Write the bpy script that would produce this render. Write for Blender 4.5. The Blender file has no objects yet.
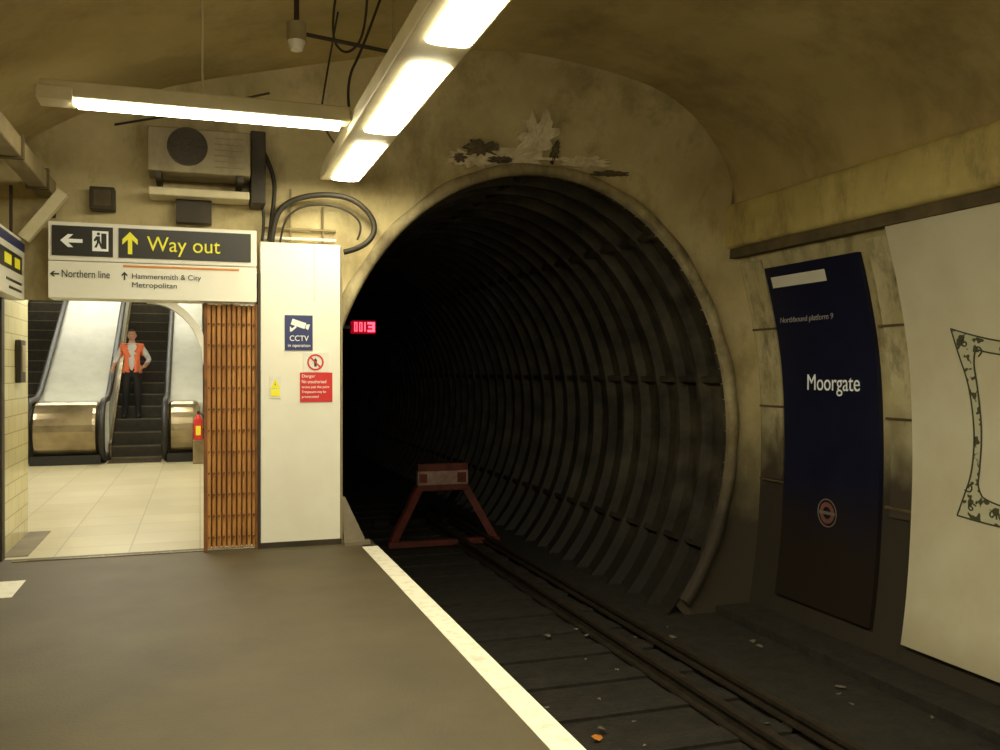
import bpy, bmesh, math, random
from mathutils import Vector, Matrix
random.seed(4)
S=bpy.context.scene
COL=S.collection
try:
    S.view_settings.view_transform='Standard'
    S.view_settings.look='None'
except Exception: pass

# ------------------------------------------------------------ materials
def M(name,c1,c2=None,rough=.7,metal=0,scale=3,bump=0,emit=None,es=0,lo=.35,hi=.65,detail=6,grime=None,stretch=(1,1,1),spec=None,bscale=None,stain=None):
    m=bpy.data.materials.new(name); m.use_nodes=True
    nt=m.node_tree; N=nt.nodes; L=nt.links
    b=N['Principled BSDF']
    b.inputs['Roughness'].default_value=rough
    b.inputs['Metallic'].default_value=metal
    if spec is not None: b.inputs['Specular IOR Level'].default_value=spec
    c1=tuple(c1)+(1,); c2=(tuple(c2)+(1,)) if c2 else tuple(x*.85 for x in c1[:3])+(1,)
    tc=N.new('ShaderNodeTexCoord'); mp=N.new('ShaderNodeMapping')
    mp.inputs['Scale'].default_value=stretch
    L.new(tc.outputs['Object'],mp.inputs['Vector'])
    n=N.new('ShaderNodeTexNoise'); n.inputs['Scale'].default_value=scale; n.inputs['Detail'].default_value=detail
    n.inputs['Roughness'].default_value=.6
    L.new(mp.outputs[0],n.inputs['Vector'])
    r=N.new('ShaderNodeValToRGB'); r.color_ramp.elements[0].position=lo; r.color_ramp.elements[1].position=hi
    r.color_ramp.elements[0].color=c2; r.color_ramp.elements[1].color=c1
    L.new(n.outputs['Fac'],r.inputs['Fac'])
    out=r.outputs['Color']
    if stain:   # dirty blotches / streaks running down
        sc,amt,col=stain
        mp2=N.new('ShaderNodeMapping'); mp2.inputs['Scale'].default_value=(1,1,.45); mp2.inputs['Location'].default_value=(3.1,7.7,1.3)
        L.new(tc.outputs['Object'],mp2.inputs['Vector'])
        n4=N.new('ShaderNodeTexNoise'); n4.inputs['Scale'].default_value=sc; n4.inputs['Detail'].default_value=10; n4.inputs['Roughness'].default_value=.7
        L.new(mp2.outputs[0],n4.inputs['Vector'])
        r4=N.new('ShaderNodeValToRGB'); r4.color_ramp.elements[0].position=.48; r4.color_ramp.elements[1].position=.66
        r4.color_ramp.elements[0].color=(0,0,0,1); r4.color_ramp.elements[1].color=(amt,amt,amt,1)
        L.new(n4.outputs['Fac'],r4.inputs['Fac'])
        mx4=N.new('ShaderNodeMixRGB'); mx4.inputs[2].default_value=tuple(col)+(1,)
        L.new(r4.outputs['Color'],mx4.inputs[0]); L.new(out,mx4.inputs[1]); out=mx4.outputs[0]
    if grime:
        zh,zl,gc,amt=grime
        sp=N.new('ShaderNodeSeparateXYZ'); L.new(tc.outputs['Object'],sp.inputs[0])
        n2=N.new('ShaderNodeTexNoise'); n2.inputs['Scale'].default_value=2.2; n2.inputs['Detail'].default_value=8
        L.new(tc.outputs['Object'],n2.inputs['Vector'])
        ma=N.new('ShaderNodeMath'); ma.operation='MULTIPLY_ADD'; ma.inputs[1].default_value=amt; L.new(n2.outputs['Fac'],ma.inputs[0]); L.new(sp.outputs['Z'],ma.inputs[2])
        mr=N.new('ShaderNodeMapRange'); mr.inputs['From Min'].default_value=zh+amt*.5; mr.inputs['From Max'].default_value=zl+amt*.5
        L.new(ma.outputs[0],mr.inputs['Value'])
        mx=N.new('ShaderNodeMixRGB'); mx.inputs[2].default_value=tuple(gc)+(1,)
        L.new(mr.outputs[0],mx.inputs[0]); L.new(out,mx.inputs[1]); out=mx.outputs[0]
    L.new(out,b.inputs['Base Color'])
    if bump:
        bn=N.new('ShaderNodeBump'); bn.inputs['Strength'].default_value=bump; bn.inputs['Distance'].default_value=.03
        n3=N.new('ShaderNodeTexNoise'); n3.inputs['Scale'].default_value=bscale or scale*3; n3.inputs['Detail'].default_value=8
        L.new(mp.outputs[0],n3.inputs['Vector'])
        L.new(n3.outputs['Fac'],bn.inputs['Height']); L.new(bn.outputs[0],b.inputs['Normal'])
    if emit:
        b.inputs['Emission Color'].default_value=tuple(emit)+(1,); b.inputs['Emission Strength'].default_value=es
    return m
def Mtile(name,c1,c2,mortar,w,h,axes='XY',rough=.3,msize=.01,offset=0.0):
    m=bpy.data.materials.new(name); m.use_nodes=True
    nt=m.node_tree; N=nt.nodes; L=nt.links; b=N['Principled BSDF']; b.inputs['Roughness'].default_value=rough
    tc=N.new('ShaderNodeTexCoord'); sp=N.new('ShaderNodeSeparateXYZ'); cb=N.new('ShaderNodeCombineXYZ')
    L.new(tc.outputs['Object'],sp.inputs[0]); L.new(sp.outputs[axes[0]],cb.inputs[0]); L.new(sp.outputs[axes[1]],cb.inputs[1])
    br=N.new('ShaderNodeTexBrick'); br.inputs['Scale'].default_value=1; br.offset=offset
    br.inputs['Brick Width'].default_value=w; br.inputs['Row Height'].default_value=h; br.inputs['Mortar Size'].default_value=msize
    br.inputs['Color1'].default_value=tuple(c1)+(1,); br.inputs['Color2'].default_value=tuple(c2)+(1,); br.inputs['Mortar'].default_value=tuple(mortar)+(1,)
    L.new(cb.outputs[0],br.inputs['Vector'])
    n=N.new('ShaderNodeTexNoise'); n.inputs['Scale'].default_value=1.5; n.inputs['Detail'].default_value=5; L.new(tc.outputs['Object'],n.inputs['Vector'])
    mx=N.new('ShaderNodeMixRGB'); mx.blend_type='MULTIPLY'; mx.inputs[0].default_value=.25
    L.new(br.outputs['Color'],mx.inputs[1]); L.new(n.outputs['Fac'],mx.inputs[2]); L.new(mx.outputs[0],b.inputs['Base Color'])
    return m

BR=(.19,.14,.055)
m_vault=M('vault_plaster',(.62,.50,.235),(.49,.385,.165),rough=.75,scale=1.1,bump=.3,bscale=6,stain=(1.1,.5,BR))
m_head=M('headwall_plaster',(.66,.56,.32),(.50,.41,.21),rough=.8,scale=1.6,bump=.5,bscale=6,grime=(1.2,-.1,(.06,.046,.030),.9),stain=(1.9,.6,BR))
m_cornice=M('cornice_paint',(.66,.55,.22),(.52,.42,.16),rough=.6,scale=2.3,bump=.5,bscale=4,stain=(2.6,.7,BR))
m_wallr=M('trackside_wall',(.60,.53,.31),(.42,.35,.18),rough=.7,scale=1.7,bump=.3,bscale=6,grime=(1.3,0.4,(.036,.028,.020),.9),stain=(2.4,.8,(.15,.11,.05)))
m_cream=M('cream_panel',(.64,.58,.37),(.48,.42,.23),rough=.6,scale=2.2,bump=.15,grime=(1.3,.5,(.06,.045,.03),.9),stain=(3.4,.85,(.13,.10,.05)))
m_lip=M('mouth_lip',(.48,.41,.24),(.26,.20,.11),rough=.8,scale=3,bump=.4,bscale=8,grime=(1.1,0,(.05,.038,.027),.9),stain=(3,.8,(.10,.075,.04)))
m_black=M('gap_black',(.03,.024,.018),rough=.9)
m_ledge=M('ledge_brown',(.16,.12,.06),(.08,.06,.03),rough=.9)
m_iron=M('tunnel_iron',(.105,.088,.056),(.022,.018,.013),rough=.65,scale=2.2,bump=.3,bscale=12,lo=.38,hi=.72,grime=(.5,-.7,(.018,.015,.011),.8))
m_bed=M('track_bed',(.028,.023,.017),(.013,.011,.008),rough=.95,scale=6,bump=.5,bscale=25)
m_platform=M('platform_asphalt',(.105,.084,.045),(.070,.055,.029),rough=.6,scale=1.6,bump=.1,bscale=60,lo=.3,hi=.7)
m_platside=M('platform_face',(.05,.04,.028),(.02,.017,.012),rough=.9,scale=5,bump=.4)
m_line=M('white_line_paint',(.84,.81,.70),(.58,.54,.43),rough=.6,scale=12,lo=.25,hi=.5)
m_rail=M('rail_steel',(.06,.046,.032),(.030,.024,.018),rough=.55,metal=.4,scale=9)
m_sleeper=M('sleeper_timber',(.030,.025,.019),(.014,.012,.010),rough=.9,scale=8,bump=.5)
m_white=M('white_enamel',(.88,.86,.78),(.83,.80,.71),rough=.35,scale=2)
m_poster=M('poster_white',(.72,.68,.53),(.64,.59,.43),rough=.55,scale=1.4,grime=(-.4,-.9,(.40,.35,.24),.3))
m_fix=M('fixture_cream',(.72,.64,.42),(.62,.54,.34),rough=.5,scale=4)
m_lamp=M('lamp_diffuser',(.9,.9,.8),emit=(1.0,.91,.60),es=40)
m_lamp2=M('lamp_diffuser_cool',(.9,.9,.8),emit=(1.0,.93,.68),es=28)
m_hall=M('hall_lamp',(.9,.9,.9),emit=(1.0,.95,.76),es=16)
m_signblack=M('sign_black',(.018,.015,.010),(.014,.012,.008),rough=.4)
m_yel=M('sign_yellow',(.75,.68,.03),(.72,.65,.03),rough=.5,emit=(.8,.75,.02),es=.2)
m_sw=M('sign_white',(.8,.8,.75),(.78,.78,.72),rough=.5,emit=(.8,.8,.7),es=.15)
m_tblack=M('text_black',(.03,.03,.03),rough=.5)
m_orange=M('orange_line',(.7,.25,.03),rough=.5)
m_navy=M('navy_enamel',(.011,.013,.042),(.008,.009,.030),rough=.4,scale=2,spec=.3,grime=(.6,-.1,(.024,.018,.014),.6))
m_blue=M('blue_sign',(.025,.035,.16),rough=.4)
m_red=M('red_sign',(.65,.03,.03),(.6,.025,.025),rough=.4)
m_pale=M('pale_text',(.42,.42,.45),(.38,.38,.42),rough=.5)
m_rust=M('gate_rust_orange',(.56,.26,.065),(.34,.14,.035),rough=.6,scale=7,stretch=(1,1,.3),metal=.0)
m_rustd=M('gate_dark',(.26,.10,.03),(.12,.05,.018),rough=.7,scale=7)
m_metal=M('brushed_metal',(.42,.35,.23),(.24,.19,.12),rough=.22,metal=.9,scale=2)
m_rubber=M('black_rubber',(.015,.014,.013),rough=.45)
m_step=M('escalator_step',(.040,.034,.022),(.022,.019,.013),rough=.5,metal=.3,scale=10)
m_nose=M('step_nosing',(.16,.14,.09),(.10,.085,.05),rough=.5,metal=.3)
m_deck=M('balustrade_white',(.66,.67,.60),(.56,.57,.50),rough=.4)
m_hwall=M('hall_wall_white',(.80,.77,.66),(.74,.70,.58),rough=.5)
m_floor2=Mtile('hall_floor_tiles',(.64,.58,.39),(.57,.51,.33),(.42,.37,.24),.6,.6,'XY',rough=.35,msize=.007)
m_tile=Mtile('yellow_wall_tiles',(.76,.70,.40),(.72,.66,.36),(.48,.42,.22),.3,.15,'YZ',rough=.2,msize=.005,offset=.5)
m_acu=M('acu_beige',(.36,.30,.17),(.26,.21,.11),rough=.5,stain=(5,.6,(.14,.10,.05)))
m_darkm=M('dark_metal',(.06,.045,.028),(.035,.028,.018),rough=.6,metal=.3)
m_cable=M('black_cable',(.035,.028,.018),(.022,.018,.012),rough=.6)
m_conduit=M('conduit_painted',(.34,.27,.14),(.22,.17,.085),rough=.6)
m_bufred=M('buffer_red',(.20,.040,.026),(.09,.020,.014),rough=.6,scale=5)
m_bufw=M('buffer_white',(.52,.36,.30),(.33,.19,.16),rough=.6,scale=9)
m_led=M('led_red',(.6,.0,.02),emit=(1,.06,.10),es=4)
m_ledb=M('led_box',(.05,.008,.010),emit=(1,.0,.03),es=.35)
m_litter=M('litter_paper',(.24,.21,.16),(.10,.09,.065),rough=.8)
m_art=M('poster_art_green',(.58,.57,.41),(.07,.07,.035),rough=.6,scale=15,lo=.43,hi=.47,detail=1)
m_ink=M('poster_ink',(.07,.07,.045),rough=.6)
m_flake=M('plaster_bare',(.86,.77,.56),(.60,.51,.33),rough=.9,scale=7,bump=.8)
m_flaked=M('plaster_hole',(.20,.15,.085),(.09,.07,.04),rough=.95,scale=9,bump=.6)
m_skin=M('skin',(.50,.27,.18),(.45,.23,.15),rough=.5)
m_hair=M('hair_dark',(.03,.022,.017),rough=.8)
m_shirt=M('shirt_white',(.62,.63,.62),(.52,.53,.53),rough=.8)
m_trous=M('trousers_black',(.012,.011,.012),rough=.85)
m_vest=M('hi_vis_orange',(.86,.20,.08),(.74,.15,.06),rough=.7)
m_silver=M('reflective_silver',(.62,.60,.50),rough=.3)
m_shoe=M('shoe_leather',(.012,.011,.01),rough=.4)

# ------------------------------------------------------------ helpers
def grp(name):
    o=bpy.data.objects.new(name,None); o.empty_display_size=.1; COL.objects.link(o); return o
def mk(name,verts,faces,mat,parent=None,smooth=False,mats=None):
    me=bpy.data.meshes.new(name); me.from_pydata([tuple(v) for v in verts],[],faces); me.validate()
    bm=bmesh.new(); bm.from_mesh(me); bmesh.ops.recalc_face_normals(bm,faces=bm.faces); bm.to_mesh(me); bm.free()
    for mm in (mats or [mat]): me.materials.append(mm)
    if smooth:
        for p in me.polygons: p.use_smooth=True
    o=bpy.data.objects.new(name,me); COL.objects.link(o)
    if parent: o.parent=parent
    return o
def bev(o,w,seg=2):
    md=o.modifiers.new('bevel','BEVEL'); md.width=w; md.segments=seg; md.limit_method='ANGLE'; return o
def box(name,x0,x1,y0,y1,z0,z1,mat,parent=None,bevel=0):
    v=[(x0,y0,z0),(x1,y0,z0),(x1,y1,z0),(x0,y1,z0),(x0,y0,z1),(x1,y0,z1),(x1,y1,z1),(x0,y1,z1)]
    f=[(0,3,2,1),(4,5,6,7),(0,1,5,4),(1,2,6,5),(2,3,7,6),(3,0,4,7)]
    o=mk(name,v,f,mat,parent)
    if bevel: bev(o,bevel)
    return o
def boxes(name,lst,mat,parent=None):
    v=[];f=[]
    for (x0,x1,y0,y1,z0,z1) in lst:
        b=len(v)
        v+=[(x0,y0,z0),(x1,y0,z0),(x1,y1,z0),(x0,y1,z0),(x0,y0,z1),(x1,y0,z1),(x1,y1,z1),(x0,y1,z1)]
        f+=[tuple(b+i for i in q) for q in [(0,3,2,1),(4,5,6,7),(0,1,5,4),(1,2,6,5),(2,3,7,6),(3,0,4,7)]]
    return mk(name,v,f,mat,parent)
def beam(name,p,q,w,h,mat,parent=None):
    p=Vector(p);q=Vector(q);d=(q-p).normalized()
    up=Vector((0,0,1)) if abs(d.z)<.95 else Vector((0,1,0))
    s=d.cross(up).normalized(); u=s.cross(d).normalized()
    v=[]
    for e in (p,q):
        for a,b in ((-1,-1),(1,-1),(1,1),(-1,1)): v.append(e+s*a*w/2+u*b*h/2)
    return mk(name,v,[(0,1,2,3),(4,7,6,5),(0,4,5,1),(1,5,6,2),(2,6,7,3),(3,7,4,0)],mat,parent)
def tube(name,pts,r,mat,parent=None,smooth=True):
    cu=bpy.data.curves.new(name,'CURVE'); cu.dimensions='3D'; cu.bevel_depth=r; cu.bevel_resolution=3; cu.use_fill_caps=True
    if smooth and len(pts)>2:
        sp=cu.splines.new('NURBS'); sp.points.add(len(pts)-1); sp.use_endpoint_u=True; sp.order_u=3
    else:
        sp=cu.splines.new('POLY'); sp.points.add(len(pts)-1)
    for i,p in enumerate(pts): sp.points[i].co=(p[0],p[1],p[2],1)
    cu.materials.append(mat)
    o=bpy.data.objects.new(name,cu); COL.objects.link(o)
    if parent:o.parent=parent
    return o
def cyl(name,p,q,r,mat,parent=None,n=24,r2=None,smooth=True):
    p=Vector(p);q=Vector(q);d=(q-p).normalized(); up=Vector((0,0,1)) if abs(d.z)<.95 else Vector((0,1,0))
    s=d.cross(up).normalized();u=s.cross(d); r2=r if r2 is None else r2
    v=[];f=[]
    for e,rr in((p,r),(q,r2)):
        for i in range(n):
            a=2*math.pi*i/n; v.append(e+(s*math.cos(a)+u*math.sin(a))*rr)
    for i in range(n): f.append((i,(i+1)%n,n+(i+1)%n,n+i))
    f.append(tuple(range(n))); f.append(tuple(range(n,2*n)))
    return mk(name,v,f,mat,parent)
def extr(name,prof,x0,x1,mat,parent=None):   # profile in YZ extruded over X
    n=len(prof); v=[(x0,y,z) for y,z in prof]+[(x1,y,z) for y,z in prof]
    f=[tuple(range(n)),tuple(range(n,2*n))]+[(i,(i+1)%n,n+(i+1)%n,n+i) for i in range(n)]
    return mk(name,v,f,mat,parent)
def plate(name,poly,y,th,mat,parent):   # polygon in XZ, facing -Y
    n=len(poly); v=[(x,y,z) for x,z in poly]+[(x,y+th,z) for x,z in poly]
    f=[tuple(range(n)),tuple(range(n,2*n))]+[(i,(i+1)%n,n+(i+1)%n,n+i) for i in range(n)]
    return mk(name,v,f,mat,parent)
def text(name,s,x,y,z,w,mat,parent,rot=(90,0,0),h=None,align='LEFT',ext=.0015,bold=0):
    cu=bpy.data.curves.new(name,'FONT'); cu.body=s; cu.align_x=align; cu.extrude=ext; cu.size=.1; cu.offset=bold; cu.materials.append(mat)
    o=bpy.data.objects.new(name,cu); COL.objects.link(o)
    bpy.context.view_layer.update()
    d=o.dimensions
    sx=w/max(d.x,1e-4); sy=sx if h is None else h/max(d.y,1e-4)
    o.scale=(sx,sy,1); o.rotation_euler=[math.radians(a) for a in rot]; o.location=(x,y,z)
    if parent:o.parent=parent
    return o
def arrow(name,cx,cz,s,ang,y,mat,parent):
    pts=[(-.09,-.5),(.09,-.5),(.09,.15),(.32,-.08),(.32,.16),(0,.5),(-.32,.16),(-.32,-.08),(-.09,.15)]
    a=math.radians(ang)
    return plate(name,[(cx+s*(px*math.cos(a)-pz*math.sin(a)),cz+s*(px*math.sin(a)+pz*math.cos(a))) for px,pz in pts],y,.003,mat,parent)

# ------------------------------------------------------------ geometry functions
WP=[(-1.3,5.66),(-.9,5.75),(-.3,5.84),(.4,5.89),(1.0,5.90),(1.7,5.86),(2.3,5.75),(2.85,5.60),(3.2,5.5)]
def wx(z):
    if z<=WP[0][0]: return WP[0][1]
    for i in range(len(WP)-1):
        a,b=WP[i],WP[i+1]
        if z<=b[0]:
            t=(z-a[0])/(b[0]-a[0])
            p0=WP[max(i-1,0)];p3=WP[min(i+2,len(WP)-1)]
            m0=(b[1]-p0[1])/(b[0]-p0[0])*(b[0]-a[0]); m1=(p3[1]-a[1])/(p3[0]-a[0])*(b[0]-a[0])
            t2=t*t;t3=t2*t
            return (2*t3-3*t2+1)*a[1]+(t3-2*t2+t)*m0+(-2*t3+3*t2)*b[1]+(t3-t2)*m1
    return WP[-1][1]
def vz(x):
    k=(x-1.87)/3.68; k=max(-1,min(1,k))
    zs=2.9+(x+1.81)/7.36*.46
    return zs+(1.42)*math.sqrt(max(0,1-k*k))
YB=-6.0; YE=8.8
# ceiling vault
n=72; xs=[1.87+3.68*math.cos(math.pi*i/n) for i in range(n+1)]
v=[];f=[]
ys=[YB+(YE-YB)*j/12 for j in range(13)]
for y in ys:
    for x in xs: v.append((x,y,vz(x)))
for j in range(12):
    for i in range(n): a=j*(n+1)+i; f.append((a,a+1,a+n+2,a+n+1))
mk('ceiling',v,f,m_vault,smooth=True)
# right wall
zs=[-1.3+4.2*i/40 for i in range(41)]
v=[];f=[]
for y in (YB,YE):
    for z in zs: v.append((wx(z),y,z))
for i in range(40): f.append((i,i+1,42+i,41+i))
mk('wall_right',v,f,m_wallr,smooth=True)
bev(box('trim_1',5.44,5.75,YB,YE,2.94,3.42,m_cornice),.05,4)
box('trim_2',5.50,5.75,YB,YE,2.84,2.945,m_ledge)
box('wall_left',-2.0,-1.80,YB,8.6,-.2,3.1,m_cream)
box('wall_back_bounce',-2.2,6.2,YB-.2,YB,-1.4,5,m_cream)  # unseen end wall behind the camera, added so light bounces back

# platform and track bed
box('floor',-2.0,1.42,YB,8.6,-.12,0,m_platform)
pe=grp('platform_edge')
box('coping',1.42,1.55,YB,8.62,-.12,-.004,m_platside,pe)
box('white_line',1.405,1.548,YB,8.2,-.004,.003,m_line,pe)
box('face',1.2,1.46,YB,8.6,-1.05,-.12,m_platside,pe)
box('floor_track_bed',1.2,5.82,YB,40,-1.2,-1.02,m_bed)
box('floor_mark',-1.45,-1.27,7.15,7.70,0,.003,m_line)

# head wall with tunnel mouth
CX,CZ,EA,EB=3.3,.95,2.2,2.66
def inside(x,z):
    if z<-1.1 : return False
    if x<1.27 and z<2.75: return False
    if z<2.9 and x>wx(z): return False
    if z>=2.9 and x>5.46: return False
    if z>2.9 and z>vz(x): return False
    if x<-1.8: return False
    return True
def st(a,b,x):
    t=max(0,min(1,(x-a)/(b-a))); return t*t*(3-2*t)
def wfun(ph):
    d=math.degrees(ph)
    return (.06+.75*st(44,78,d))*(1-st(95,132,d))
phis=[math.radians(-50+ (190+50)*i/200) for i in range(201)]
v=[];f=[];K=14
def hray(ph):
    c,s=math.cos(ph),math.sin(ph)
    ri=1/math.sqrt((c/EA)**2+(s/EB)**2)
    r=ri
    while inside(CX+c*(r+.01),CZ+s*(r+.01)) and r<9: r+=.01
    return c,s,ri,max(r+.05,ri+.02)
for ph in phis:
    c,s,ri,ro=hray(ph); w=wfun(ph)
    for k in range(K+1):
        t=k/K; r=ri+(ro-ri)*t
        v.append((CX+c*r,8.6-w*t**1.6,CZ+s*r))
for j in range(200):
    for k in range(K): a=j*(K+1)+k; f.append((a,a+1,a+K+2,a+K+1))
mk('wall_tunnel_head',v,f,m_head,smooth=True)
box('wall_header',-2.0,1.24,8.605,8.618,2.22,4.4,m_head)
# lip ring around mouth
v=[];f=[]
NL=140
for i in range(NL+1):
    ph=math.radians(-48+ (196+48)*i/NL); c,s=math.cos(ph),math.sin(ph); ri=1/math.sqrt((c/EA)**2+(s/EB)**2)
    wob=.008*math.sin(i*.7)+.006*math.sin(i*.23)
    for rr,yy in ((0,8.66),(0,8.54),(.03,8.515),(.10+wob,8.52),(.12+wob,8.60)):
        v.append((CX+c*(ri+rr),yy,CZ+s*(ri+rr)))
for i in range(NL):
    for k in range(4): a=i*5+k; f.append((a,a+1,a+6,a+5))
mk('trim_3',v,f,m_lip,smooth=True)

# tunnel lining
tn=grp('running_tunnel_lining')
v=[];f=[];NA=96;prof=[]
for k in range(60):
    y0=8.62+.5*k
    prof+=[(y0,0),(y0+.06,0),(y0+.09,.12),(y0+.47,.12)]
prof.append((8.62+30,0))
for y,r in prof:
    for i in range(NA):
        a=2*math.pi*i/NA; v.append((CX+(EA+r)*math.cos(a),y,CZ+(EB+r)*math.sin(a)))
for j in range(len(prof)-1):
    for i in range(NA): f.append((j*NA+i,j*NA+(i+1)%NA,(j+1)*NA+(i+1)%NA,(j+1)*NA+i))
mk('ring_segments',v,f,m_iron,tn)
for q in range(9):
    a=math.radians(12+40*q)
    if math.sin(a)<-.75: continue
    da=.012; v=[]
    for yy in (8.64,38.6):
        for aa,r in ((a-da,0.03),(a+da,0.03),(a+da,.14),(a-da,.14)):
            v.append((CX+(EA+r)*math.cos(aa),yy,CZ+(EB+r)*math.sin(aa)))
    mk('long_flange_%d'%(q+1),v,[(0,1,2,3),(4,7,6,5),(0,4,5,1),(1,5,6,2),(2,6,7,3),(3,7,4,0)],m_iron,tn)
box('wall_tunnel_far',.5,6.2,38.7,38.9,-2,4.2,m_black)

# track
tr=grp('railway_track')
boxes('sleepers',[(1.85,4.25,YB+.3+.7*i,YB+.55+.7*i,-1.03,-.995) for i in range(34)],m_sleeper,tr)
def rail(name,x,z0,z1,w=.07):
    boxes(name,[(x-.07,x+.07,YB,16.5,z0,z0+.02),(x-.01,x+.01,YB,16.5,z0+.02,z1-.035),(x-w/2,x+w/2,YB,16.5,z1-.035,z1)],m_rail,tr)
rail('rail_left',2.25,-.995,-.86); rail('rail_right',3.69,-.995,-.86)
rail('conductor_rail',4.12,-.96,-.87,.07)
boxes('insulators',[(4.06,4.18,YB+1+2.1*i,YB+1.12+2.1*i,-1.02,-.96) for i in range(10)],m_sleeper,tr)
def crumple(name,items,mat):
    v=[];f=[]
    for (x,y,z,s) in items:
        a=random.uniform(0,6.28); b=len(v)
        v.append((x,y,z+s*.5))
        for k in range(6):
            aa=a+k*1.047; v.append((x+s*math.cos(aa)*random.uniform(.5,1.3),y+s*math.sin(aa)*random.uniform(.5,1.3),z+random.uniform(0,.02)))
        for k in range(6): f.append((b,b+1+k,b+1+(k+1)%6))
    mk(name,v,f,mat,tr)
it=[]
for i in range(42):
    x=random.uniform(2.4,5.3);y=random.uniform(3.2,8.4)
    it.append((x,y,-1.018+(.027 if x<4.25 else 0),random.uniform(.012,.05)))
crumple('litter',it,m_litter)
crumple('litter_orange',[(2.66,5.80,-.99,.05)],m_orange)
box('trim_12',5.30,5.84,YB,8.5,-1.03,-.93,m_sleeper)

# buffer stop
bs=grp('buffer_stop'); bx,by=3.48,13.2
box('board_top',bx-.39,bx+.39,by-.06,by+.06,.11,.22,m_bufred,bs,.01)
box('board_panel',bx-.39,bx+.39,by-.05,by+.05,-.10,.11,m_bufw,bs,.005)
box('board_bottom',bx-.39,bx+.39,by-.06,by+.06,-.19,-.10,m_bufred,bs,.01)
boxes('board_marks',[(bx-.37,bx-.25,by-.056,by-.05,-.06,.07),(bx+.22,bx+.36,by-.056,by-.05,-.07,.08)],m_bufred,bs)
for s in(-1,1):
    beam('leg_front_%d'%(s+2),(bx+s*.36,by,-.14),(bx+s*.80,by-.1,-.95),.09,.11,m_bufred,bs)
    beam('leg_rear_%d'%(s+2),(bx+s*.34,by+.1,-.1),(bx+s*.40,by+1.9,-.98),.08,.08,m_sleeper,bs)
box('base_beam',bx-.86,bx+.86,by-.18,by-.04,-1.0,-.91,m_bufred,bs,.01)
box('base_beam_rear',bx-.7,bx+.7,by+1.84,by+1.96,-1.02,-.92,m_sleeper,bs,.01)

# red LED signal in tunnel
sg=grp('tunnel_signal_display')
box('case',1.60,1.86,9.95,10.1,2.03,2.17,m_ledb,sg,.01)
digs=[]
for k,cx in enumerate((1.635,1.69)):
    digs+=[(cx-.016,cx+.016,9.94,9.95,2.14,2.150),(cx-.016,cx-.008,9.94,9.95,2.055,2.150),(cx+.008,cx+.016,9.94,9.95,2.055,2.150),(cx-.016,cx+.016,9.94,9.95,2.05,2.06)]
digs+=[(1.73,1.742,9.94,9.95,2.05,2.15),(1.765,1.845,9.94,9.95,2.045,2.068),(1.765,1.845,9.94,9.95,2.13,2.153),(1.775,1.845,9.94,9.95,2.09,2.11),(1.82,1.845,9.94,9.95,2.05,2.15)]
boxes('digits',digs,m_led,sg)
beam('bracket',(1.62,10.03,2.1),(1.3,10.03,2.1),.04,.04,m_darkm,sg)

# ------------------------------------------------------------ right wall boards
def sheet(name,y0,y1,z0,z1,off,mat,parent=None,n=30,back=.002):
    v=[];f=[]
    for i in range(n+1):
        z=z0+(z1-z0)*i/n; X=wx(z)
        v+=[(X-off,y0,z),(X-off,y1,z),(X-back,y1,z),(X-back,y0,z)]
    for i in range(n):
        a=i*4
        for k in range(4): f.append((a+k,a+(k+1)%4,a+4+(k+1)%4,a+4+k))
    f.append((0,1,2,3)); f.append((n*4,n*4+1,n*4+2,n*4+3))
    o=mk(name,v,f,mat,parent); return o
sheet('wall_panel_cream',8.13,8.5,.45,2.78,.02,m_cream)
sheet('wall_panel_cream.001',6.28,6.55,.3,2.78,.02,m_cream)
nb=grp('station_name_board')
sheet('board',6.66,8.06,-.72,2.68,.05,m_navy,nb)
sheet('header_strip',7.14,7.98,2.47,2.58,.054,m_white,nb,4,.045)
text('platform_text','Northbound platform 9',wx(2.13)-.056,7.97,2.11,.82,m_pale,nb,(90,0,-90),h=.075)
text('name_text','Moorgate',wx(1.49)-.056,7.66,1.42,.76,m_sw,nb,(90,0,-90),h=.21)
def ringX(name,X,cy,cz,ro,ri,mat,parent,th=.004,n=40):
    v=[];f=[]
    for i in range(n):
        a=2*math.pi*i/n
        for r in (ro,ri):
            for dx in (0,th): v.append((X-dx,cy+r*math.cos(a),cz+r*math.sin(a)))
    for i in range(n):
        a=i*4;b=((i+1)%n)*4
        f+=[(a+1,b+1,b+3,a+3),(a,b,b+1,a+1),(a+2,a+3,b+3,b+2)]
    return mk(name,v,f,mat,parent)
m_roun=M('roundel_dull_red',(.24,.11,.09),(.15,.06,.05),rough=.5)
m_rpale=M('roundel_pale',(.24,.20,.18),(.15,.12,.11),rough=.5)
X0=wx(.2)-.058
ringX('roundel_outer',X0,7.34,.22,.14,.128,m_rpale,nb)
ringX('roundel_ring',X0,7.34,.22,.105,.06,m_roun,nb)
boxes('roundel_bar',[(X0-.006,X0,7.34-.115,7.34+.115,.205,.235)],m_rpale,nb)
for i,z in enumerate((1.22,.42,2.05)):
    sheet('trim_%d'%(4+i),8.08,8.52,z,z+.022,.032,m_ledge,None,2)
    sheet('trim_%d'%(7+i),6.26,6.6,z-.05,z-.028,.032,m_ledge,None,2)
hp=grp('poster_hoarding')
sheet('sheet_far',3.3,6.24,-.74,2.88,.07,m_poster,hp,40)
sheet('sheet_near',-.5,3.26,-.74,2.88,.07,m_poster,hp,40)
def P(y,z,off=.074): return (wx(z)-off,y,z)
leftc=[(5.74,1.95),(5.70,1.76),(5.61,1.5),(5.57,1.13),(5.60,.8),(5.68,.6),(5.74,.44)]
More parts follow.
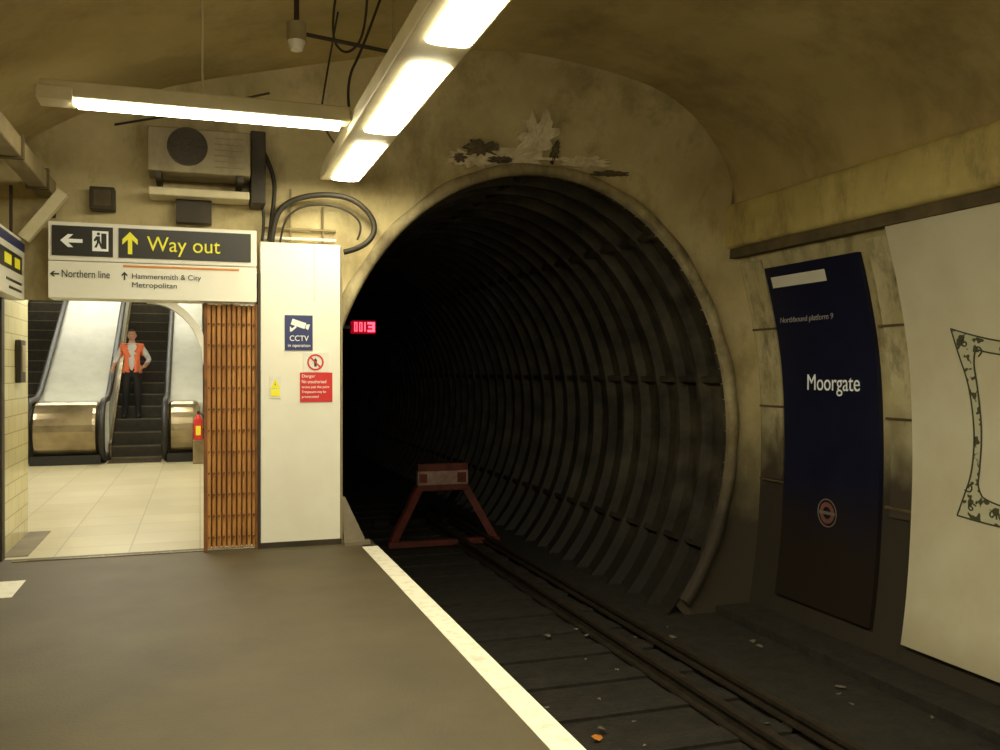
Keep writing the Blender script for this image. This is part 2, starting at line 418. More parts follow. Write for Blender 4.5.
def band(name,outer,inner,mat):
    v=[];f=[]
    for a,b in zip(outer,inner):
        v+=[P(a[0],a[1]),P(b[0],b[1])]
    for i in range(len(outer)-1): f.append((2*i,2*i+1,2*i+3,2*i+2))
    mk(name,v,f,mat,hp)
inn=[(5.52,1.78),(5.56,1.70),(5.53,1.48),(5.50,1.13),(5.53,.82),(5.55,.68),(5.50,.62)]
band('art_left',leftc,inn,m_art)
mir=lambda L_:[(9.6-a,b) for a,b in L_]
band('art_right',mir(leftc),mir(inn),m_art)
top=[(5.74,1.95),(5.4,1.84),(4.8,1.78),(4.2,1.84),(3.86,1.95)]; topi=[(5.52,1.78),(5.4,1.74),(4.8,1.68),(4.2,1.74),(4.08,1.78)]
bot=[(5.74,.44),(5.4,.41),(4.8,.40),(4.2,.41),(3.86,.44)]; boti=[(5.50,.62),(5.4,.57),(4.8,.53),(4.2,.57),(4.10,.62)]
band('art_top',top,topi,m_art); band('art_base',bot,boti,m_art)
for nme,L_ in (('ink_left',leftc),('ink_left_inner',inn),('ink_top',top),('ink_top_inner',topi),('ink_base',bot),('ink_base_inner',boti),('ink_right',mir(leftc))):
    tube(nme,[P(a,b,.076) for a,b in L_],.006,m_ink,hp)
# ornament scrolls at the corners of the artwork
for k,(cy,cz) in enumerate(((5.62,1.83),(5.60,.52),(5.40,.49),(5.5,1.77),(5.63,.68),(5.3,.49),(5.2,.47))):
    tube('art_scroll_%d'%(k+1),[P(cy+.006*a*math.cos(a*1.0+k),cz+.006*a*math.sin(a*1.0+k),.077) for a in range(1,9)],.006,m_ink,hp)

# ------------------------------------------------------------ plaster damage above mouth
def headpt(x,z,lift=.01):
    dx,dz=x-CX,z-CZ; ph=math.atan2(dz,dx); c,s,ri,ro=hray(ph); r=math.hypot(dx,dz)
    t=max(0,min(1,(r-ri)/(ro-ri))); return (x,8.6-wfun(ph)*t**1.6-lift,z)
def blob(name,cx,cz,rx,rz,mat,parent,seed,lift):
    rnd=random.Random(seed); n=30
    rad=[1+rnd.uniform(-.4,.35) for _ in range(n)]
    v=[headpt(cx,cz,lift+.01)];f=[]
    for k in (.5,1,1.04):
        for i in range(n):
            a=2*math.pi*i/n; rr=rad[i]*k
            v.append(headpt(cx+rx*rr*math.cos(a),cz+rz*rr*math.sin(a),(lift+.012*rnd.random()) if k<=1 else -.02))
    for i in range(n):
        j=(i+1)%n
        f.append((0,1+i,1+j)); f.append((1+i,1+n+i,1+n+j,1+j)); f.append((1+n+i,1+2*n+i,1+2*n+j,1+n+j))
    mk(name,v,f,mat,parent,smooth=False)
pd=grp('peeling_plaster')
blob('bare_patch',3.20,3.93,.19,.21,m_flake,pd,1,.035)
blob('bare_patch_low',3.00,3.755,.36,.075,m_flake,pd,2,.040)
blob('bare_patch_left',2.52,3.70,.20,.075,m_flake,pd,3,.036)
blob('hole_left',2.62,3.80,.17,.065,m_flaked,pd,5,.055)
blob('hole_mid',2.42,3.70,.06,.04,m_flaked,pd,6,.055)
blob('hole_low',2.86,3.72,.12,.03,m_flaked,pd,16,.056)
blob('hole_right',3.42,3.84,.04,.10,m_flaked,pd,7,.045)
blob('bare_patch_right',3.75,3.76,.30,.05,m_flake,pd,9,.03)
blob('hole_far_right',4.05,3.66,.16,.03,m_flaked,pd,11,.03)

# ------------------------------------------------------------ light fixtures
def ytrough(parent,x0,x1,y0,y1,z,mat,name,dp=.022):
    n=8; v=[];f=[]
    for y in (y0,y1):
        for i in range(n+1):
            a=math.pi*i/n; v.append(((x0+x1)/2-(x1-x0)/2*math.cos(a),y,z-dp*max(0,math.sin(a))**.6))
    for i in range(n): f.append((i,i+1,n+2+i,n+1+i))
    f.append(tuple(range(n+1))); f.append(tuple(range(n+1,2*n+2)))
    return mk(name,v,f,mat,parent)
lf=grp('fluorescent_light_run')
box('housing',1.03,1.39,-5.5,8.25,3.34,3.46,m_fix,lf,.01)
yb=[(6.85,8.14),(4.98,6.45),(3.10,4.60),(1.25,2.75),(-.6,.9),(-2.45,-.95),(-4.3,-2.8)]
for i,(a,b) in enumerate(yb):
    ytrough(lf,1.12,1.37,a,b,3.34,m_lamp,'diffuser_%d'%(i+1))
for i,y in enumerate((5.8,3.6,1.0,-2)):
    cyl('hanger_%d'%(i+1),(1.2,y,3.44),(1.2,y,vz(1.2)+.02),.010,m_conduit,lf)
def batten(Y0,x0=-.98,x1=1.02):
    cf=grp('fluorescent_batten')
    box('housing',x0,x1,Y0-.09,Y0+.09,3.385,3.49,m_fix,cf,.01)
    box('endcap',x0-.02,x0+.2,Y0-.11,Y0+.11,3.36,3.45,m_fix,cf,.01)
    n=8;v=[];f=[]
    for x in(x0+.22,x1-.07):
        for i in range(n+1):
            a=math.pi*i/n; v.append((x,Y0-.065*math.cos(a),3.385-.05*math.sin(a)))
    for i in range(n): f.append((i,i+1,n+2+i,n+1+i))
    f.append(tuple(range(n+1)));f.append(tuple(range(n+1,2*n+2)))
    mk('diffuser',v,f,m_lamp2,cf)
    cyl('hanger',((x0+x1)/2,Y0,3.48),((x0+x1)/2,Y0,vz((x0+x1)/2)+.02),.008,m_fix,cf)
batten(6.51); batten(2.6); batten(-1.6)  # first batten hangs in view; the other two are unseen, added for brightness
batten(2.6,1.44,3.4); batten(-1.6,1.44,3.4)  # unseen extra pair over the track, added to light wall and ceiling

# smoke detector + conduits
sd=grp('smoke_detector')
cyl('drop_conduit',(.62,6.2,3.92),(.62,6.2,vz(.62)+.02),.018,m_darkm,sd)
cyl('base',(.62,6.2,3.83),(.62,6.2,3.95),.065,m_acu,sd)
cyl('sensor_head',(.62,6.2,3.77),(.62,6.2,3.83),.04,m_white,sd,r2=.06)
tube('cross_conduit',[(.62,6.2,3.89),(1.25,6.25,3.85)],.014,m_darkm,sd)
cb=grp('ceiling_cables')
tube('cable_1',[(.95,6.3,4.5),(.85,6.4,4.0),(1.0,6.5,3.85),(1.15,6.4,4.05),(1.1,6.2,4.5)],.009,m_darkm,cb)
tube('cable_2',[(1.35,6.6,4.6),(1.15,6.6,4.0),(1.0,6.6,3.7),(1.05,6.6,3.44)],.010,m_darkm,cb)
tube('cable_3',[(1.05,7.2,4.5),(.95,7.3,3.9),(.92,7.4,3.6),(1.06,7.4,3.45)],.008,m_darkm,cb)
tube('cable_4',[(-1.55,5.35,3.42),(-1.25,5.35,3.70),(-.95,5.35,3.90),(-.6,5.35,4.06)],.022,m_darkm,cb)
tube('cable_5',[(-.7,8.45,3.74),(-.2,8.42,3.86),(.2,8.40,4.0),(.6,8.38,4.12)],.010,m_darkm,cb)

# air conditioner condenser
ac=grp('air_conditioning_unit')
box('case',-.42,.42,8.12,8.5,3.30,3.68,m_acu,ac,.015)
cyl('fan_recess',(-.10,8.115,3.52),(-.10,8.2,3.52),.165,m_darkm,ac,32)
for i,r in enumerate((.06,.11,.155)):
    n_=36; tube('grille_ring_%d'%(i+1),[(-.10+r*math.cos(2*math.pi*k/n_),8.105,3.52+r*math.sin(2*math.pi*k/n_)) for k in range(n_+1)],.002,m_ledge,ac,False)
for i in range(3):
    a=math.pi*i/3; tube('grille_bar_%d'%(i+1),[(-.10-.16*math.cos(a),8.104,3.52-.16*math.sin(a)),(-.10+.16*math.cos(a),8.104,3.52+.16*math.sin(a))],.002,m_ledge,ac,False)
boxes('louvres',[(.12,.36,8.112,8.12,3.36+.05*i,3.368+.05*i) for i in range(6)],m_conduit,ac)
boxes('brackets',[(-.36,-.31,8.12,8.60,3.25,3.30),(.31,.36,8.12,8.60,3.25,3.30)],m_darkm,ac)
box('service_box',.43,.56,8.3,8.60,3.1,3.75,m_darkm,ac,.01)
bl=grp('bulkhead_light')
box('body',-.42,.42,8.3,8.6,3.13,3.20,m_fix,bl,.01)
box('mount',-.2,.1,8.45,8.60,2.93,3.13,m_darkm,bl)
jb=grp('junction_box')
box('box',-.90,-.70,8.45,8.60,3.0,3.2,m_darkm,jb,.01)
box('lid',-.87,-.73,8.44,8.46,3.03,3.17,m_ledge,jb,.005)
hc=grp('cable_loops')
L1=[(.62,8.45,2.78),(.64,8.42,3.02),(.78,8.40,3.17),(1.05,8.38,3.24),(1.34,8.36,3.22),(1.53,8.36,3.06),(1.56,8.36,2.90),(1.44,8.38,2.76),(1.28,8.45,2.72)]
tube('hose_outer',L1,.026,m_cable,hc)
tube('hose_inner',[(.70,8.5,2.78),(.72,8.46,2.98),(.86,8.44,3.12),(1.1,8.42,3.16),(1.34,8.42,3.10),(1.46,8.42,2.96),(1.40,8.44,2.84)],.010,m_cable,hc)
tube('feed',[(.56,8.5,3.6),(.66,8.5,3.4),(.64,8.5,3.1),(.60,8.5,2.8)],.02,m_cable,hc)
tube('feed_b',[(.50,8.5,3.3),(.58,8.5,3.1),(.54,8.5,2.8)],.014,m_cable,hc)
tube('pipe_a',[(.55,8.56,2.93),(1.22,8.56,2.93)],.014,m_conduit,hc,False)
tube('pipe_b',[(.55,8.56,2.84),(1.22,8.56,2.84)],.014,m_white,hc,False)
tube('drop_a',[(.80,8.56,2.8),(.80,8.56,3.3)],.01,m_conduit,hc,False)
tube('drop_b',[(1.1,8.56,2.8),(1.1,8.56,3.15)],.01,m_conduit,hc,False)
dt=grp('cable_duct')
box('duct',-1.32,-1.18,YB+.2,8.6,3.10,3.24,m_conduit,dt,.01)
boxes('straps',[(-1.335,-1.165,y,y+.05,3.085,3.255) for y in (1,3,5,7,8.1)],m_ledge,dt)
wt=grp('slanted_cable_tray')
beam('tray',(-1.08,8.3,3.10),(-1.38,8.3,2.70),.10,.09,m_fix,wt)
beam('bracket',(-1.2,8.3,2.95),(-1.2,8.60,2.95),.04,.04,m_darkm,wt)

# ------------------------------------------------------------ signs over the exit
ws=grp('way_out_sign')
box('frame',-1.2,.48,8.30,8.6,2.535,2.86,m_white,ws,.008)
box('face_left',-1.17,-.70,8.288,8.30,2.575,2.825,m_signblack,ws)
box('face_right',-.655,.43,8.288,8.30,2.575,2.825,m_signblack,ws)
Y=8.284
arrow('arrow_left',-1.02,2.70,.17,90,Y,m_sw,ws)
plate('exit_picto',[(-.86,2.62),(-.735,2.62),(-.735,2.79),(-.86,2.79)],Y,.003,m_sw,ws)
plate('exit_door',[(-.79,2.64),(-.75,2.64),(-.75,2.77),(-.79,2.77)],Y-.002,.002,m_signblack,ws)
plate('exit_runner_body',[(-.845,2.65),(-.825,2.65),(-.81,2.69),(-.795,2.65),(-.78,2.65),(-.80,2.71),(-.80,2.745),(-.83,2.745),(-.85,2.71),(-.84,2.70),(-.825,2.715),(-.825,2.69)],Y-.003,.002,m_signblack,ws)
plate('exit_runner_head',[(-.812+.013*math.cos(a*.785),2.765+.013*math.sin(a*.785)) for a in range(8)],Y-.003,.002,m_signblack,ws)
arrow('arrow_up',-.565,2.70,.19,0,Y,m_yel,ws)
text('way_out_text','Way out',-.43,Y,2.64,.60,m_yel,ws,h=.165)
ls=grp('line_direction_sign')
box('panel',-1.2,.48,8.30,8.6,2.22,2.53,m_white,ls,.006)
box('orange_stripe',-.62,.33,8.294,8.30,2.495,2.512,m_orange,ls)
arrow('arrow_left',-1.15,2.42,.07,90,8.296,m_tblack,ls)
text('northern_text','Northern line',-1.10,8.296,2.395,.37,m_tblack,ls,h=.062)
arrow('arrow_up',-.61,2.42,.07,0,8.296,m_tblack,ls)
text('hammersmith_text','Hammersmith & City',-.555,8.296,2.40,.56,m_tblack,ls,h=.058)
text('metropolitan_text','Metropolitan',-.555,8.296,2.325,.36,m_tblack,ls,h=.058)
# cupboard panel
cp=grp('white_service_cupboard')
box('door',.52,1.24,8.42,8.58,.04,2.78,m_white,cp,.006)
box('plinth',.50,1.25,8.41,8.58,0,.05,m_darkm,cp)
box('edge_left',.495,.515,8.40,8.58,0,2.5,m_darkm,cp)
box('edge_right',1.243,1.258,8.41,8.58,0,2.76,m_conduit,cp)
boxes('panel_joint',[(1.0,1.003,8.418,8.42,2.25,2.78)],m_conduit,cp)
cs=grp('cctv_sign')
box('plate',.735,.985,8.410,8.419,1.80,2.12,m_blue,cs)
def rp(pts,cx,cz,ang,s=1):
    a=math.radians(ang); return [(cx+s*(x*math.cos(a)-z*math.sin(a)),cz+s*(x*math.sin(a)+z*math.cos(a))) for x,z in pts]
plate('camera_body',rp([(-.08,-.025),(.05,-.025),(.05,.03),(-.08,.03)],.87,2.035,-18),8.406,.003,m_sw,cs)
plate('camera_lens',rp([(.055,-.015),(.085,-.025),(.085,.03),(.055,.02)],.87,2.035,-18),8.406,.003,m_sw,cs)
plate('camera_arm',[(.78,1.97),(.795,1.97),(.84,2.01),(.83,2.025),(.795,1.995),(.795,2.0),(.78,2.02)],8.406,.003,m_sw,cs)
text('cctv_text','CCTV',.775,8.407,1.885,.17,m_sw,cs,h=.05)
text('operation_text','in operation',.76,8.407,1.83,.20,m_sw,cs,h=.036)
ns=grp('no_entry_notice')
def ringY(name,cx,y,cz,ro,ri,mat,parent,n=40):
    v=[];f=[]
    for i in range(n):
        a=2*math.pi*i/n
        for r in(ro,ri): v+=[(cx+r*math.cos(a),y,cz+r*math.sin(a)),(cx+r*math.cos(a),y+.003,cz+r*math.sin(a))]
    for i in range(n):
        a=i*4;b=((i+1)%n)*4; f+=[(a,b,b+2,a+2),(a,a+1,b+1,b),(a+1,a+3,b+3,b+1)]
    return mk(name,v,f,mat,parent)
m_sw2=M('sign_white_plain',(.84,.82,.76),rough=.5)
box('plate',.90,1.13,8.413,8.419,1.60,1.78,m_sw2,ns)
ringY('red_ring',1.01,8.409,1.69,.075,.06,m_red,ns)
plate('slash',rp([(-.065,-.007),(.065,-.007),(.065,.007),(-.065,.007)],1.01,1.69,-45),8.408,.003,m_red,ns)
plate('figure',[(1.0,1.65),(1.02,1.65),(1.025,1.71),(1.01,1.73),(.995,1.71)],8.411,.002,m_tblack,ns)
dn=grp('danger_sign')
box('plate',.87,1.165,8.412,8.419,1.325,1.595,m_red,dn)
for i,(t,w) in enumerate((('Danger',.12),('No unauthorised',.22),('access past this point',.25),('Trespassers may be',.22),('prosecuted',.15))):
    text('line_%d'%(i+1),t,.885,8.409,1.55-.045*i-(.0 if i<1 else .008),w,m_sw,dn,h=.03 if i else .036)
yw=grp('electrical_warning_sign')
box('plate',.60,.70,8.414,8.419,1.36,1.56,m_sw2,yw)
plate('triangle',[(.605,1.45),(.695,1.45),(.65,1.54)],8.410,.003,m_yel,yw)
boxes('text_block',[(.61,.69,8.411,8.414,1.38,1.44)],m_yel,yw)
plate('bolt',[(.645,1.465),(.655,1.49),(.648,1.49),(.655,1.515),(.642,1.485),(.65,1.485)],8.408,.002,m_tblack,yw)
# small leaning board at platform end
m_grey=M('grey_board',(.22,.19,.13),(.15,.12,.08),rough=.7)
kb=grp('leaning_board')
mk('board',[(1.27,8.40,.0),(1.30,8.40,.0),(1.30,8.55,.42),(1.27,8.55,.42),(1.46,8.36,.0),(1.46,8.40,.05)],[(0,1,2,3),(1,4,5,2)],m_grey,kb)
box('foot',1.26,1.50,8.30,8.40,0,.03,m_grey,kb)

# left platform sign
lp=grp('platform_direction_sign')
box('panel',-1.52,-1.40,6.2,8.45,2.20,2.70,m_white,lp,.006)
box('blue_stripe',-1.40,-1.394,6.3,8.42,2.60,2.67,m_blue,lp)
box('black_face',-1.40,-1.394,6.3,8.30,2.40,2.545,m_signblack,lp)
boxes('yellow_marks',[(-1.394,-1.390,8.0,8.20,2.43,2.51),(-1.394,-1.390,7.6,7.85,2.43,2.51)],m_yel,lp)
boxes('text_marks',[(-1.40,-1.396,7.7,8.3,2.31,2.33),(-1.40,-1.396,7.8,8.3,2.25,2.27)],m_tblack,lp)
boxes('hangers',[(-1.47,-1.45,7.2,7.24,2.7,3.12),(-1.47,-1.45,8.2,8.24,2.7,3.12)],m_darkm,lp)

# folding gate
fg=grp('folding_lattice_gate')
bars=[];bard=[]
for i in range(10):
    x=.075+.043*i
    (bars if i%2 else bard).append((x-.014,x+.014,8.40+.02*(i%2),8.44+.02*(i%2),.03,2.20))
    bars.append((x+.004,x+.034,8.48,8.51,.03,2.20))
boxes('channels_front',bars,m_rust,fg); boxes('channels_mid',bard,m_rust,fg)
for k in range(11):
    z=.12+.19*k
    for j in range(5):
        x=.08+.085*j
        beam('lattice_%d_%d'%(k,j),(x,8.455,z),(x+.055,8.455,z+.17),.006,.02,m_rustd,fg)
        beam('lattice_b_%d_%d'%(k,j),(x+.055,8.465,z),(x,8.465,z+.17),.006,.02,m_rust,fg)
    boxes('rivet_row_%d'%(k+1),[(.075+.043*i-.008,.075+.043*i+.008,8.39,8.40+.02*(i%2),z,z+.016) for i in range(10)],m_rustd,fg)
box('closing_post',.03,.062,8.38,8.52,.0,2.21,m_rustd,fg,.004)
box('fixed_post',.475,.492,8.40,8.54,0,2.21,m_rustd,fg)
box('floor_track',-1.5,.49,8.44,8.48,0,.008,m_metal,fg)

# ------------------------------------------------------------ ticket hall beyond
box('floor_hall',-6,.8,8.6,17.7,-.15,0,m_floor2)
box('wall_hall_right',.62,.8,8.62,18.3,0,3.1,m_hwall)
box('wall_hall_left',-6.2,-6,8.6,26,0,3.1,m_hwall)
box('wall_hall_front',-6,-2.0,8.6,8.8,0,3.1,m_hwall)
box('ceiling_hall',-6,.8,8.62,18.4,3.0,3.1,m_hwall)
pier=box('pillar_tiled',-2.0,-1.62,8.64,9.95,0,3.0,m_tile)
box('trim_10',-1.80,-1.585,8.52,8.64,0,2.25,m_darkm)
cbx=grp('call_point_box'); box('case',-1.62,-1.57,9.3,9.55,1.5,1.9,m_darkm,cbx,.01); box('screen',-1.57,-1.566,9.34,9.51,1.6,1.85,m_acu,cbx)
box('floor_shadow_sheet',-1.62,-1.42,8.7,10.0,0,.006,m_grey)  # thin grey sheet painting the floor shadow beside the tiled pier
def pan(nm,x0,x1,y0,y1):
    g=grp(nm); box('frame',x0-.04,x1+.04,y0-.04,y1+.04,2.95,3.0,m_white,g); box('lamp',x0,x1,y0,y1,2.93,2.95,m_hall,g)
for i,(x,y) in enumerate(((-1.0,9.6),(-1.0,12.0),(-1.0,14.4),(-1.0,16.4),(-3.6,12.0),(-3.6,16.0))):
    pan('hall_ceiling_light',x-.7,x+.7,y,y+.5)
# shaft
v=[(-6,18.4,3.0),(.8,18.4,3.0),(.8,27,7.95),(-6,27,7.95),(-6,18.4,3.15),(.8,18.4,3.15),(.8,27,8.1),(-6,27,8.1)]
mk('ceiling_shaft',v,[(0,1,2,3),(4,5,6,7),(0,1,5,4),(1,2,6,5),(2,3,7,6),(3,0,4,7)],m_hwall)
box('wall_shaft_right',.12,.4,18.3,27,-.5,8,m_hwall)
box('wall_shaft_left',-6.2,-6,26,27.2,0,8,m_hwall)
box('wall_shaft_far',-6,.8,27,27.2,0,8.1,m_hwall)
sl=grp('shaft_ceiling_light'); box('frame',-4.5,0,21.8,22.5,4.85,4.92,m_white,sl); box('lamp',-4.4,-.1,21.85,22.45,4.82,4.85,m_hall,sl)
# arched portal at the right of the escalator
v=[];f=[];na=20
for i in range(na+1):
    a=math.pi/2*i/na
    for r in (1.0,1.12):
        for y in (17.9,18.35): v.append((-.95+r*math.cos(a)*1.0,y,1.75+r*1.15*math.sin(a)))
for i in range(na):
    a=i*4; f+=[(a,a+4,a+5,a+1),(a+2,a+3,a+7,a+6),(a,a+2,a+6,a+4),(a+1,a+5,a+7,a+3)]
mk('trim_11',v,f,m_hwall)

def steps(g,x0,x1):
    L_=[];Nn=[]
    for i in range(20):
        y=18.0+.4*i; z=.23*(i+1)
        L_.append((x0,x1,y,y+.4,z-.35,z)); Nn.append((x0+.02,x1-.02,y-.006,y+.03,z-.018,z+.003))
    boxes('steps',L_,m_step,g); boxes('step_nosings',Nn,m_nose,g)
    box('landing',x0,x1,17.0,17.9,0,.012,m_metal,g); box('comb',x0,x1,17.9,18.02,0,.03,m_nose,g)
    boxes('riser_cleats',[(x0+.03+.04*k,x0+.042+.04*k,18.0+.4*i-.006,18.0+.4*i,.23*i+.01,.23*(i+1)-.015) for k in range(int((x1-x0-.06)/.04)) for i in range(10)],m_step,g)
def newel_prof(r=.5,cz=.58,cy=17.35,n=14):
    return [(cy-r*math.sin(math.pi*i/n),cz-r*math.cos(math.pi*i/n)) for i in range(n+1)]
def balus(g,x0,x1,left=True,right=True,tag=''):
    pr=newel_prof()
    body=[(17.45,.08)]+pr+[(17.95,1.08),(17.95,.08)]
    bev(extr('newel'+tag,body,x0+.10,x1-.10,m_metal,g),.12,4)
    box('newel_base'+tag,x0+.1,x1-.1,17.0,18.0,0,.16,m_rubber,g)
    upper=[(17.95,0),(17.95,1.02),(18.05,1.02),(26,1.02+.575*7.95),(26,3.3),(18.6,0)]
    extr('deck'+tag,upper,x0+.05,x1-.05,m_deck,g)
    sk=[(17.9,0),(17.9,.3),(18.0,.34),(26,.34+.575*8),(26,3.9),(18.4,0)]
    def hand(x,nm):
        pts=[(x,17.8,.09)]+[(x,y-.0,z) for y,z in newel_prof(.52)]+[(x,17.9,1.11),(x,18.3,1.22),(x,26,1.22+.575*7.7)]
        tube(nm+tag,pts,.055,m_rubber,g,False)
    if left: extr('skirt_l'+tag,sk,x0,x0+.05,m_metal,g); hand(x0+.07,'handrail_l')
    if right: extr('skirt_r'+tag,sk,x1-.05,x1,m_metal,g); hand(x1-.07,'handrail_r')
es=grp('escalator'); steps(es,-1.54,-.66); balus(es,-.66,.10,True,False,'_right'); balus(es,-2.85,-1.54,True,True,'_left')
es2=grp('escalator'); steps(es2,-3.73,-2.85); balus(es2,-5.0,-3.73,False,True)
fe=grp('fire_extinguisher')
cyl('body',(-.03,16.6,.42),(-.03,16.6,.78),.075,m_red,fe); cyl('neck',(-.03,16.6,.78),(-.03,16.6,.86),.06,m_red,fe,r2=.02); cyl('valve',(-.03,16.6,.86),(-.03,16.6,.92),.02,m_darkm,fe)
tube('hose',[(-.03,16.6,.9),(.06,16.56,.87),(.07,16.56,.65),(.055,16.54,.5)],.01,m_rubber,fe)
box('stand',-.12,.06,16.52,16.68,0,.42,m_metal,fe,.01); box('label',-.07,.01,16.52,16.53,.5,.66,m_yel,fe)

# ------------------------------------------------------------ station worker
def skinmesh(name,nodes,edges,sub=2,root=0):
    me=bpy.data.meshes.new(name); me.from_pydata([nn[0] for nn in nodes],edges,[])
    o=bpy.data.objects.new(name,me); COL.objects.link(o)
    sm=o.modifiers.new('skin','SKIN'); sm.use_smooth_shade=True
    if not me.skin_vertices:
        bm=bmesh.new(); bm.from_mesh(me); bm.verts.layers.skin.verify(); bm.to_mesh(me); bm.free()
    for i,nn in enumerate(nodes):
        r=nn[1]; me.skin_vertices[0].data[i].radius=(r,r) if not isinstance(r,tuple) else r
        me.skin_vertices[0].data[i].use_root=(i==root)
    ss=o.modifiers.new('sub','SUBSURF'); ss.levels=sub; ss.render_levels=sub
    bpy.context.view_layer.update()
    ev=o.evaluated_get(bpy.context.evaluated_depsgraph_get())
    m2=bpy.data.meshes.new_from_object(ev)
    bpy.data.objects.remove(o)
    return m2
wk=grp('station_worker')
nodes=[((0,0,.93),.125),((0,0,1.08),.13),((0,0,1.24),.145),((0,0,1.38),.125),((0,0,1.455),.065),((0,-.005,1.52),.052),((0,-.01,1.58),.05),
 ((-.17,0,1.395),.070),((-.285,.02,1.15),.052),((-.345,-.10,.985),.034),
 ((.17,0,1.395),.070),((.315,.05,1.15),.052),((.22,-.15,1.00),.034),
 ((-.095,0,.86),.098),((-.115,-.03,.49),.072),((-.125,.01,.12),.056),((-.13,-.05,.05),.042),((-.145,-.16,.038),.038),
 ((.095,0,.86),.098),((.105,-.02,.49),.072),((.105,.02,.12),.056),((.11,-.04,.05),.042),((.125,-.15,.038),.038)]
edges=[(0,1),(1,2),(2,3),(3,4),(4,5),(5,6),(3,7),(7,8),(8,9),(3,10),(10,11),(11,12),(0,13),(13,14),(14,15),(15,16),(16,17),(0,18),(18,19),(19,20),(20,21),(21,22)]
bmz=skinmesh('body',nodes,edges,2)
for vtx in bmz.vertices:
    if abs(vtx.co.x)<.19 and vtx.co.z>.9 and vtx.co.z<1.45: vtx.co.y*=.82
bmz.materials.clear()
for mm in (m_trous,m_shirt,m_skin,m_shoe): bmz.materials.append(mm)
for p in bmz.polygons:
    c=p.center; p.use_smooth=True
    if c.z<.09: k=3
    elif c.z>1.475: k=2
    elif abs(c.x)>.185 and c.z<1.10 and c.z>.9: k=2
    elif c.y<-.105 and c.z>.94 and c.z<1.10 and abs(c.x)>.14: k=2
    elif c.z>.965: k=1
    else: k=0
    p.material_index=k
ob=bpy.data.objects.new('body',bmz); COL.objects.link(ob); ob.parent=wk
v=[];f=[];mi=[]
nm=[vv.normal.copy() for vv in bmz.vertices]
idx={}
for p in bmz.polygons:
    c=p.center
    if .90<c.z<1.465 and abs(c.x)<.205 and not (c.y<0 and abs(c.x)<.036+max(0,(c.z-1.20))*.16) :
        if abs(c.x)>.16 and c.z<1.12 and c.y<-.08: continue
        if abs(c.x)>.17 and c.z<.96: continue
        fc=[]
        for i in p.vertices:
            if i not in idx:
                idx[i]=len(v); v.append(bmz.vertices[i].co+nm[i]*.018)
            fc.append(idx[i])
        f.append(tuple(fc)); 
        mi.append(1 if (1.05<c.z<1.085) else 0)
me=bpy.data.meshes.new('vest'); me.from_pydata(v,[],f); me.materials.append(m_vest); me.materials.append(m_silver)
for p,k in zip(me.polygons,mi): p.material_index=k; p.use_smooth=True
ov=bpy.data.objects.new('vest',me); COL.objects.link(ov); ov.parent=wk
sdm=ov.modifiers.new('solid','SOLIDIFY'); sdm.thickness=.008
# head
bm=bmesh.new(); bmesh.ops.create_uvsphere(bm,u_segments=32,v_segments=24,radius=1)
for q in bm.verts:
    x,y,z=q.co
    nx=x*.075; ny=y*.094; nz=z*.115
    if z<0: nx*=1-.28*(-z)**1.4; ny*=1-.12*(-z)
    if y<-.3 and z<-.55: ny-=.008
    if y<-.75 and -.05<z<.2 and .2<abs(x)<.6: ny+=.009
    if y<-.8 and abs(x)<.14 and -.38<z<.12: ny-=.020*(1-abs(x)/.2)*(.6-z)
    q.co=(nx,ny,nz)
me=bpy.data.meshes.new('head'); bm.to_mesh(me); bm.free(); me.materials.append(m_skin)
for p in me.polygons:p.use_smooth=True
hd=bpy.data.objects.new('head',me); COL.objects.link(hd); hd.location=(0,-.015,1.625); hd.parent=wk; hd.rotation_euler=(.12,0,-.18)
def ell(name,c,r,mat,par,n=12):
    bm=bmesh.new(); bmesh.ops.create_uvsphere(bm,u_segments=16,v_segments=n,radius=1)
    for q in bm.verts: q.co=(q.co.x*r[0],q.co.y*r[1],q.co.z*r[2])
    me=bpy.data.meshes.new(name); bm.to_mesh(me); bm.free(); me.materials.append(mat)
    for p in me.polygons:p.use_smooth=True
    o=bpy.data.objects.new(name,me); COL.objects.link(o); o.location=c; o.parent=par
    return o
m_eyew=M('eye_white',(.7,.7,.68),rough=.3); m_lipc=M('lips',(.33,.12,.10),rough=.5)
for s in(-1,1):
    ell('ear_%d'%(s+2),(s*.076,.005,-.005),(.01,.02,.032),m_skin,hd)
    ell('eye_%d'%(s+2),(s*.030,-.080,.008),(.013,.009,.008),m_eyew,hd)
    ell('pupil_%d'%(s+2),(s*.030,-.087,.008),(.006,.004,.006),m_hair,hd)
    ell('brow_%d'%(s+2),(s*.031,-.087,.028),(.018,.006,.004),m_hair,hd)
ell('mouth',(0,-.088,-.062),(.022,.006,.006),m_lipc,hd)
bm=bmesh.new(); bmesh.ops.create_uvsphere(bm,u_segments=32,v_segments=24,radius=1)
dele=[q for q in bm.verts if not (q.co.z>.62 or (q.co.y>-.05 and q.co.z>-.35))]
bmesh.ops.delete(bm,geom=dele,context='VERTS')
for q in bm.verts: q.co=(q.co.x*.079,q.co.y*.098,q.co.z*.119)
me=bpy.data.meshes.new('hair'); bm.to_mesh(me); bm.free(); me.materials.append(m_hair)
for p in me.polygons:p.use_smooth=True
o=bpy.data.objects.new('hair',me); COL.objects.link(o); o.parent=hd
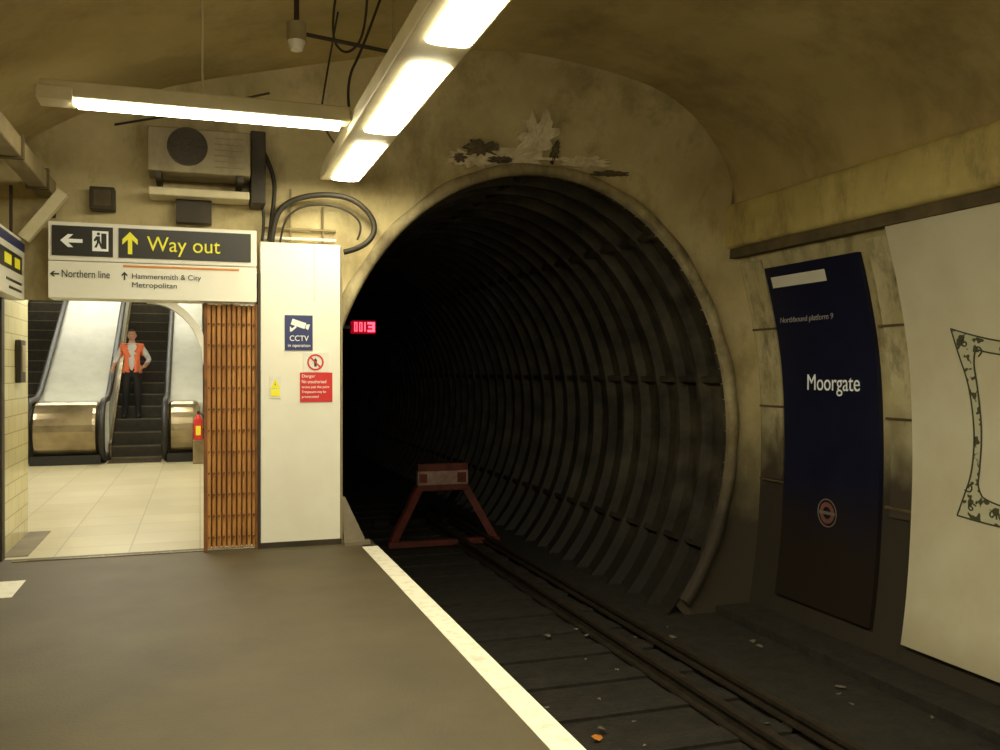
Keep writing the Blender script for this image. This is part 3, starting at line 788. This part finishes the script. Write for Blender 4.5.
def hand(name,wr,d,side,thumb):
    wr=Vector(wr); d=Vector(d).normalized(); side=Vector(side).normalized(); nrm=d.cross(side).normalized()
    if nrm.z>0: nrm=-nrm
    nd=[(wr,.028),(wr+d*.04,.030),(wr+d*.075,.030)]; ed=[(0,1),(1,2)]
    lens=(.060,.070,.066,.052)
    m1=skinmesh(name+'_palm',[(tuple(a),(b)) for a,b in nd],ed,1)
    allm=[m1]
    for i,Ln in enumerate(lens):
        b=wr+d*.075+side*(.030-.02*i)
        p1=b+d*Ln*.45+nrm*.006; p2=p1+d*Ln*.3+nrm*.02; p3=p2+d*Ln*.12+nrm*.022
        allm.append(skinmesh(name+'_f',[(tuple(b-d*.02),.0095),(tuple(p1),.009),(tuple(p2),.008),(tuple(p3),.007)],[(0,1),(1,2),(2,3)],1))
    b=wr+d*.025+side*.02*thumb
    p1=b+side*.03*thumb+d*.025; p2=p1+d*.028+side*.008*thumb+nrm*.008
    allm.append(skinmesh(name+'_t',[(tuple(b),.012),(tuple(p1),.0105),(tuple(p2),.009)],[(0,1),(1,2)],1))
    bm=bmesh.new()
    for mm in allm: bm.from_mesh(mm)
    me=bpy.data.meshes.new(name); bm.to_mesh(me); bm.free(); me.materials.append(m_skin)
    for p in me.polygons:p.use_smooth=True; p.material_index=0
    o=bpy.data.objects.new(name,me); COL.objects.link(o); o.parent=wk
hand('hand_right',(-.345,-.10,.985),(-.05,-.9,-.30),(1,0,0),1)
hand('hand_left',(.22,-.15,1.00),(-.9,-.25,-.25),(0,-.2,1),1)
box('belt_buckle',-.02,.02,-.125,-.118,.945,.975,m_silver,wk)
wk.location=(-1.26,18.98,.69)

# ------------------------------------------------------------ camera & world
w=bpy.data.worlds.new('world'); S.world=w; w.use_nodes=True
w.node_tree.nodes['Background'].inputs[0].default_value=(.05,.045,.03,1); w.node_tree.nodes['Background'].inputs[1].default_value=.3
cam=bpy.data.cameras.new('camera'); cam.sensor_width=36; cam.lens=32.4; cam.clip_start=.05; cam.clip_end=200
co=bpy.data.objects.new('camera',cam); COL.objects.link(co)
co.location=(0,0,1.6); co.rotation_euler=(math.radians(90-.19),0,-math.atan2(1,3))
S.camera=co
